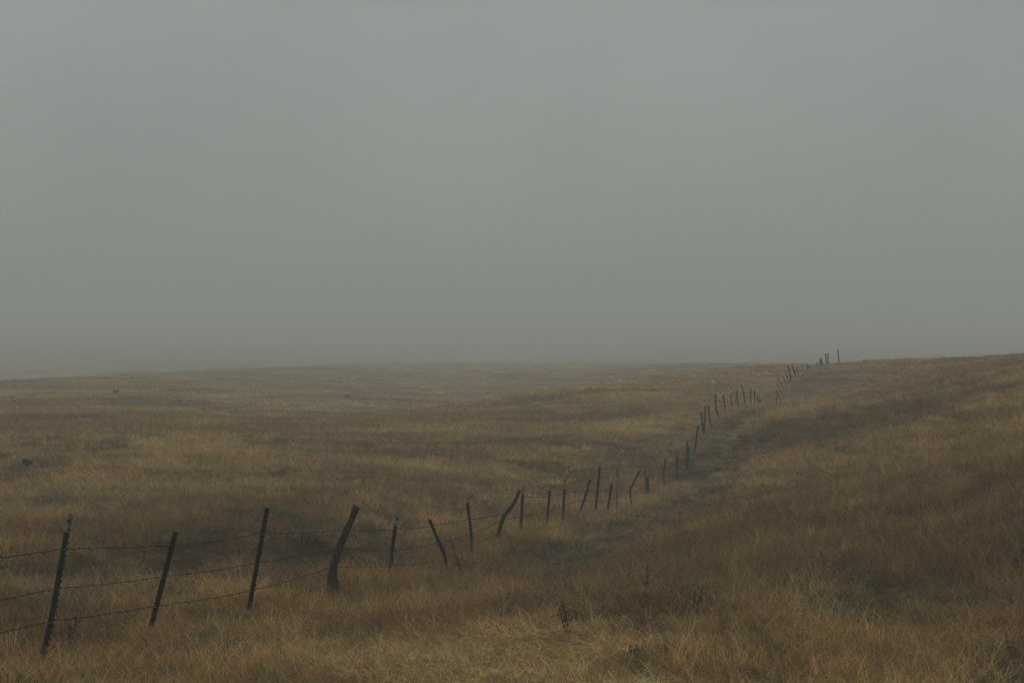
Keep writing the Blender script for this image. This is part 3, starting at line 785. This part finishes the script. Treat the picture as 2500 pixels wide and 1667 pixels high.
def barbed_wire(nodes, label, barbs=True, loose=False, r=0.0022):
    pts3 = [P(a, b, Y - 0.03) for a, b, Y in nodes]
    q = []
    rr = np.random.default_rng(len(nodes) * 7)
    for a, b in zip(pts3[:-1], pts3[1:]):
        L = (b - a).length; n = max(3, min(60, int(L / 0.10)))
        sag = 0.006 * L
        for i in range(n):
            t = i / n
            p = a.lerp(b, t); p.z -= sag * 4 * t * (1 - t)
            p += Vector(rr.normal(0, 0.0032, 3))
            q.append(p)
    q.append(pts3[-1])
    V, F = [], []
    # two strands twisted round each other
    near = [p for p in q if p.y < 31]; far = [p for p in q if p.y >= 30.8]
    def strand(ps, ph):
        out = []; acc = 0
        for a, b in zip(ps[:-1], ps[1:]):
            n = max(1, int((b - a).length / 0.025))
            for i in range(n):
                t = i / n; p = a.lerp(b, t); d = (b - a).normalized(); acc += (b - a).length / n
                u = d.cross(Vector((0, 0, 1))).normalized(); v = d.cross(u); an = acc * 2 * math.pi / 0.10 + ph
                out.append(p + u * (0.0024 * math.cos(an)) + v * (0.0024 * math.sin(an)))
        out.append(ps[-1]); return out
    if len(near) > 1:
        tube(V, F, strand(near, 0), r, 4); tube(V, F, strand(near, math.pi), r, 4)
        acc = 0
        for a, b in zip(near[:-1], near[1:]):
            acc += (b - a).length
            if acc > 0.10:
                acc = 0; d = (b - a).normalized()
                for k in range(2):
                    w = Vector(rr.normal(0, 1, 3)); w = (w - d * w.dot(d)).normalized()
                    c = a + d * (0.006 * (k - .5))
                    tube(V, F, [c - w * 0.018, c, c + w * 0.018], [0.0010, 0.0020, 0.0010], 4)
                # the turns of the barb round the wire
                tube(V, F, [a - d * 0.010, a + d * 0.010], 0.0050, 6)
    if len(far) > 1: tube(V, F, far, 0.0062, 4)
    o = link_mesh('barbed_wire', V, F, M_WIRE, pts3[0])
    tag(o, label, 'wire', 'strands of barbed wire on the fence')
    return o

far_keys = ['S', 'T', 'W', 'Y', 'Z', 'AA', 'AB', 'AC', 'AD', 'AE', 'AF', 'AG', 'AH']
yA = lambda k: post_axis[k][1]
top = [(-330, 1410, 13.6), (0, 1361, 15.5), (154, 1338, yA('A')), (420, 1331, yA('B')), (640, 1301, yA('C')), (836, 1293, yA('D')), (965, 1291, yA('E')), (1052, 1283, yA('F')),
       (1143, 1268, yA('G')), (1230, 1254, yA('H')), (1262, 1214, yA('H') + 0.05), (1276, 1212, yA('I')), (1341, 1211, yA('J')), (1377, 1203, yA('K')), (1433, 1196, yA('L')), (1458, 1199, yA('M')),
       (1490, 1197, yA('N')), (1506, 1190.6, yA('O')), (1542, 1184.5, yA('P')), (1575.5, 1178, yA('Q'))] + [on_post(k, 0.72 if k != 'AE' else 0.66) for k in far_keys]
mid = [(-330, 1530, 13.6), (0, 1463, 15.5), (138, 1435, yA('A')), (400, 1406.5, yA('B')), (626, 1374, yA('C')), (827, 1337, yA('D')), (956, 1342.5, yA('E')), (1072, 1325, yA('F')),
       (1147, 1304, yA('G')), (1223, 1270, yA('H')), (1271, 1259.5, yA('I')), (1337, 1249, yA('J')), (1373, 1235, yA('K')), (1407, 1222.5, 39.7), (1426, 1220, yA('L')), (1455, 1222, yA('M')), (1485, 1221, yA('N')),
       (1506, 1213, yA('O')), (1540, 1197, yA('P')), (1567, 1203, 48.9), (1577, 1204, yA('Q'))] + [on_post(k, 0.42) for k in far_keys]
low = [(-330, 1625, 13.6), (0, 1544, 15.5), (121, 1516, yA('A')), (383, 1478.5, yA('B')), (615, 1440, yA('C')), (770, 1397, 23.2), (806, 1385.5, yA('D')), (847, 1384, 24.4), (956, 1380, yA('E')), (1078, 1367, yA('F')),
       (1150, 1330, yA('G')), (1217, 1303, yA('H')), (1273, 1291, yA('I')), (1302, 1288, 35.8), (1336, 1281, yA('J'))]
barbed_wire(top, 'topmost rusty barbed wire strand running the length of the fence')
barbed_wire(mid, 'middle rusty barbed wire strand running the length of the fence')
barbed_wire(low, 'lowest barbed wire strand, running close above the grass between the near posts')
barbed_wire([(806, 1422, 23.85), (780, 1432, 23.5), (745, 1445, 23.1), (715, 1454, 22.8), (690, 1466, 22.5)], 'slack broken wire sagging into the grass left of the thick crooked post')
barbed_wire([(800, 1387, 23.9), (778, 1396, 23.4), (780, 1401, 23.3), (792, 1404, 23.5)], 'loose curled wire end just left of the thick crooked post')

# ---------------------------------------------------------------- weeds, shrubs, trees
def ground_at(px, Y, py=None):
    x = (px - CX) / FPX * Y
    return Vector((x, Y, float(ground_z(np.array([x]), np.array([Y]))[0])))

def depth_of(px, py, y0=12, y1=240):
    """nearest ground depth seen at a photo pixel"""
    Y = np.linspace(y0, y1, 4000)
    x = (px - CX) / FPX * Y
    z = ground_z(x, Y)
    ray = CAM_Z + (CY - py) / FPX * Y
    k = np.argmax(z >= ray)
    return float(Y[k]) if (z >= ray).any() else float(Y[np.argmin(ray - z)])

def seed_blob(V, F, c, r, rg):
    k = len(V)
    n, m = 5, 3
    V.append(c + Vector((0, 0, r)))
    for i in range(1, m + 1):
        th = math.pi * i / (m + 1)
        for j in range(n):
            a = 2 * math.pi * j / n; s = r * rg.uniform(0.7, 1.3)
            V.append(c + Vector((s * math.sin(th) * math.cos(a), s * math.sin(th) * math.sin(a), s * math.cos(th))))
    V.append(c - Vector((0, 0, r)))
    for j in range(n): F.append((k, k + 1 + j, k + 1 + (j + 1) % n))
    for i in range(m - 1):
        for j in range(n):
            a = k + 1 + i * n
            F.append((a + j, a + n + j, a + n + (j + 1) % n, a + (j + 1) % n))
    e = k + 1 + m * n; a = k + 1 + (m - 1) * n
    for j in range(n): F.append((e, a + (j + 1) % n, a + j))

def weed(px, py_foot, height_px, label, seed, mat=None, heads=26, spread=0.5, lean=0.0, stems=1, head_r=0.011):
    head_r *= 0.75; heads = int(heads * 0.7)
    mat = mat or M_WEED
    rg = np.random.default_rng(seed)
    Y = depth_of(px, py_foot)
    g = ground_at(px, Y); H = height_px / FPX * Y
    g.z -= 0.03
    V, F = [], []
    for s in range(stems):
        off = Vector((rg.normal(0, 0.03), rg.normal(0, 0.03), 0))
        ang = rg.uniform(0, 6.28); sp = rg.uniform(0.02, 0.3) * H if stems > 1 else 0.02
        tip = g + off + Vector((math.cos(ang) * sp + lean * H, math.sin(ang) * sp, H * rg.uniform(0.75, 1.0) if s else H))
        a = g + off; mids = [a.lerp(tip, t) + Vector(rg.normal(0, 0.012, 3)) for t in (0.25, 0.5, 0.75)]
        path = [a] + mids + [tip]
        tube(V, F, path, [0.006, 0.0055, 0.005, 0.004, 0.002], 5)
        for k in range(4 + int(4 * spread)):
            t = rg.uniform(0.35, 0.92); i = min(int(t * 4), 3); b = path[i].lerp(path[i + 1], t * 4 - i)
            an = rg.uniform(0, 6.28); ln = H * rg.uniform(0.12, 0.3) * spread * (1.2 - t)
            e = b + Vector((math.cos(an) * ln, math.sin(an) * ln, ln * rg.uniform(0.7, 1.6)))
            tube(V, F, [b, b.lerp(e, .5) + Vector(rg.normal(0, .006, 3)), e], [0.004, 0.003, 0.0015], 4)
            for q in range(max(1, heads // (8 * stems))):
                f = rg.uniform(0.3, 1.05); seed_blob(V, F, b.lerp(e, f) + Vector(rg.normal(0, 0.008, 3)), head_r * rg.uniform(0.6, 1.3), rg)
        for q in range(heads // stems):
            t = rg.uniform(0.45, 1.0); i = min(int(t * 4), 3); b = path[i].lerp(path[i + 1], min(1, t * 4 - i))
            seed_blob(V, F, b + Vector(rg.normal(0, 0.010, 3)), head_r * rg.uniform(0.5, 1.2) * (1.3 - 0.6 * t), rg)
    root = link_mesh('weed', V, F, mat, g)
    tag(root, label, 'weed', 'dead weeds standing in the grass')
    return root

weed(160, 1600, 112, 'brown weed with round seed heads beside the white-tipped nearest post', 1, heads=46, spread=1.1, stems=3, head_r=0.013)
weed(1579, 1462, 100, 'tall dark spiky weed standing alone in the russet grass', 2, M_WEEDG, heads=60, spread=0.35, head_r=0.012)
weed(1680, 1512, 88, 'bushy dark brown weed leaning right, right of the tall spiky weed', 3, heads=60, spread=0.7, stems=2, lean=0.12, head_r=0.014)
weed(1392, 1545, 85, 'bare branching twig standing in pale grass in front', 4, M_TWIG, heads=4, spread=1.0, stems=3, lean=-0.2)
weed(2455, 1600, 62, 'thin dark weed near the right edge', 7, heads=30, spread=0.4, stems=2)
weed(1555, 1615, 50, 'grey-green weed in pale grass below the bare twig', 9, M_WEEDG, heads=40, spread=0.9, stems=5)
weed(1125, 1400, 60, 'brown weed at the foot of the left-toppling post', 11, heads=30, spread=0.8, stems=4)

def leafy(name, px, py_foot, w_px, h_px, label, cat, seed, group, Y=None, leaf=0.07, n=700, trunk=True, mat=None):
    """shrub or tree: tapered stem with limbs, crown of many small leaf faces in clumps"""
    rg = np.random.default_rng(seed)
    Y = Y or depth_of(px, py_foot)
    g = ground_at(px, Y); W = w_px / FPX * Y; H = h_px / FPX * Y
    root = bpy.data.objects.new(name, None); root.empty_display_size = 0.3; root.location = g; col.objects.link(root)
    V, F = [], []
    V2, F2 = [], []
    limbs = 7
    tr = 0.035 * H + 0.01
    tube(V, F, [g - Vector((0, 0, 0.1)), g + Vector((0.02 * H, 0, 0.25 * H)), g + Vector((0, 0, 0.55 * H))], [tr, tr * 0.8, tr * 0.4], 7)
    ends = []
    for k in range(limbs):
        a = 2 * math.pi * k / limbs + rg.normal(0, 0.3)
        b = g + Vector((0, 0, H * rg.uniform(0.15, 0.5)))
        e = g + Vector((math.cos(a) * W * rg.uniform(0.2, 0.45), math.sin(a) * W * rg.uniform(0.2, 0.45), H * rg.uniform(0.45, 0.95)))
        m_ = b.lerp(e, 0.5) + Vector(rg.normal(0, 0.04 * W, 3))
        tube(V, F, [b, m_, e], [tr * 0.5, tr * 0.35, tr * 0.12], 5)
        ends += [e, m_]
    per = n // len(ends)
    for e in ends:
        rad = W * rg.uniform(0.10, 0.22)
        for q in range(per):
            p = e + Vector(rg.normal(0, 1, 3)) * rad * 0.6
            if p.z < g.z + 0.05 * H: p.z = g.z + 0.05 * H + abs(rg.normal(0, .1 * H))
            u = Vector(rg.normal(0, 1, 3)).normalized(); v = u.cross(Vector(rg.normal(0, 1, 3))).normalized(); s = leaf * rg.uniform(0.5, 1.3)
            k = len(V2)
            V2 += [p - u * s, p + v * s * .5, p + u * s, p - v * s * .5]; F2.append((k, k + 1, k + 2, k + 3))
    link_mesh('trunk' if cat == 'tree' else 'stem', V, F, M_BARK, g, root)
    link_mesh('crown' if cat == 'tree' else 'foliage', V2, F2, mat or M_LEAF, g, root)
    tag(root, label, cat, group)
    return root

SH = 'low shrubs dotted over the far grassland'
leafy('shrub', 283, 961, 15, 7, 'small round dark shrub on the hazy left slope', 'shrub', 31, SH, leaf=0.05, n=500)
leafy('shrub', 67, 1143, 24, 19, 'dark twiggy shrub near the left edge of the field', 'shrub', 32, SH, leaf=0.035, n=900)
leafy('shrub', 2112, 888, 8, 11, 'tiny bush on the skyline right of the last fence post', 'shrub', 35, SH, leaf=0.05, n=400)
leafy('shrub', 2455, 874, 6, 5, 'tiny bush on the skyline near the right edge', 'shrub', 36, SH, leaf=0.05, n=400)
leafy('shrub', 278, 979, 8, 6, 'tiny dark tuft below the round shrub on the left slope', 'shrub', 37, SH, leaf=0.05, n=300)
leafy('shrub', 848, 975, 14, 12, 'pale green faint tuft in the draw', 'shrub', 38, SH, leaf=0.06, n=300)
def clod(px, py, w_px, h_px, label, seed, name='earth_mound', cat='mound'):
    rg = np.random.default_rng(seed)
    Y = depth_of(px, py); g = ground_at(px, Y); W = w_px / FPX * Y * 0.5; H = h_px / FPX * Y
    V, F = [], []
    n, m = 18, 6
    for i in range(m + 1):
        t = i / m
        for j in range(n):
            a = 2 * math.pi * j / n; f = 1 + 0.25 * math.sin(2 * a + seed) + rg.normal(0, 0.1)
            r = W * (1 - t ** 1.5) * f
            V.append(g + Vector((r * math.cos(a), 0.5 * r * math.sin(a), -0.08 + H * (1.15 * t) * (1 + 0.3 * math.sin(3 * a)) )))
    for i in range(m):
        for j in range(n): F.append((i * n + j, i * n + (j + 1) % n, (i + 1) * n + (j + 1) % n, (i + 1) * n + j))
    o = link_mesh(name, V, F, M_CLOD, g, smooth=True)
    tag(o, label, cat)
clod(30, 972, 26, 6, 'small dark earth mound at the left edge of the hazy slope', 51)
clod(255, 992, 46, 5, 'long low dark earth mound on the left slope', 52)

def branch(px, py, label):
    Y = depth_of(px, py)
    q = []
    for a, b in ((-19, -5), (-12, -1), (-2, -2), (6, 2), (12, 3), (16, -1), (18, -8)):
        q.append(P(px + a, py + b - 3, Y))
    V, F = [], []
    tube(V, F, q, [0.03, 0.06, 0.07, 0.08, 0.07, 0.05, 0.02], 7)
    tube(V, F, [q[1], q[1] + Vector((0.1, 0.2, -0.12)), q[1] + Vector((0.15, 0.3, -0.3))], [0.05, 0.04, 0.03], 6)
    tube(V, F, [q[4], q[4] + Vector((0.05, -0.1, -0.15)), q[4] + Vector((0.1, -0.2, -0.3))], [0.05, 0.04, 0.03], 6)
    o = link_mesh('fallen_branch', V, F, M_BARK, q[2], smooth=True)
    tag(o, label, 'branch')
branch(222, 1021, 'dark fallen branch with an upturned end lying on the left slope')

# ---------------------------------------------------------------- haze
def build_haze():
    m, n, l = nodes_of('fog')
    out = n.new('ShaderNodeOutputMaterial'); v = n.new('ShaderNodeVolumePrincipled')
    v.inputs['Color'].default_value = (0.84, 0.90, 0.92, 1)
    v.inputs['Density'].default_value = HAZE_DENSITY
    v.inputs['Anisotropy'].default_value = 0.0
    l.new(v.outputs['Volume'], out.inputs['Volume'])
    try: m.cycles.homogeneous_volume = True
    except Exception: pass
    x0, x1, y0, y1, z0, z1 = -1950, 1950, -90, 2000, -11, 42
    V = [Vector(p) for p in ((x0, y0, z0), (x1, y0, z0), (x1, y1, z0), (x0, y1, z0), (x0, y0, z1), (x1, y0, z1), (x1, y1, z1), (x0, y1, z1))]
    F = [(0, 3, 2, 1), (4, 5, 6, 7), (0, 1, 5, 4), (1, 2, 6, 5), (2, 3, 7, 6), (3, 0, 4, 7)]
    o = link_mesh('haze', V, F, m)
    tag(o, 'pale grey fog lying over the grassland', kind='stuff')
build_haze()
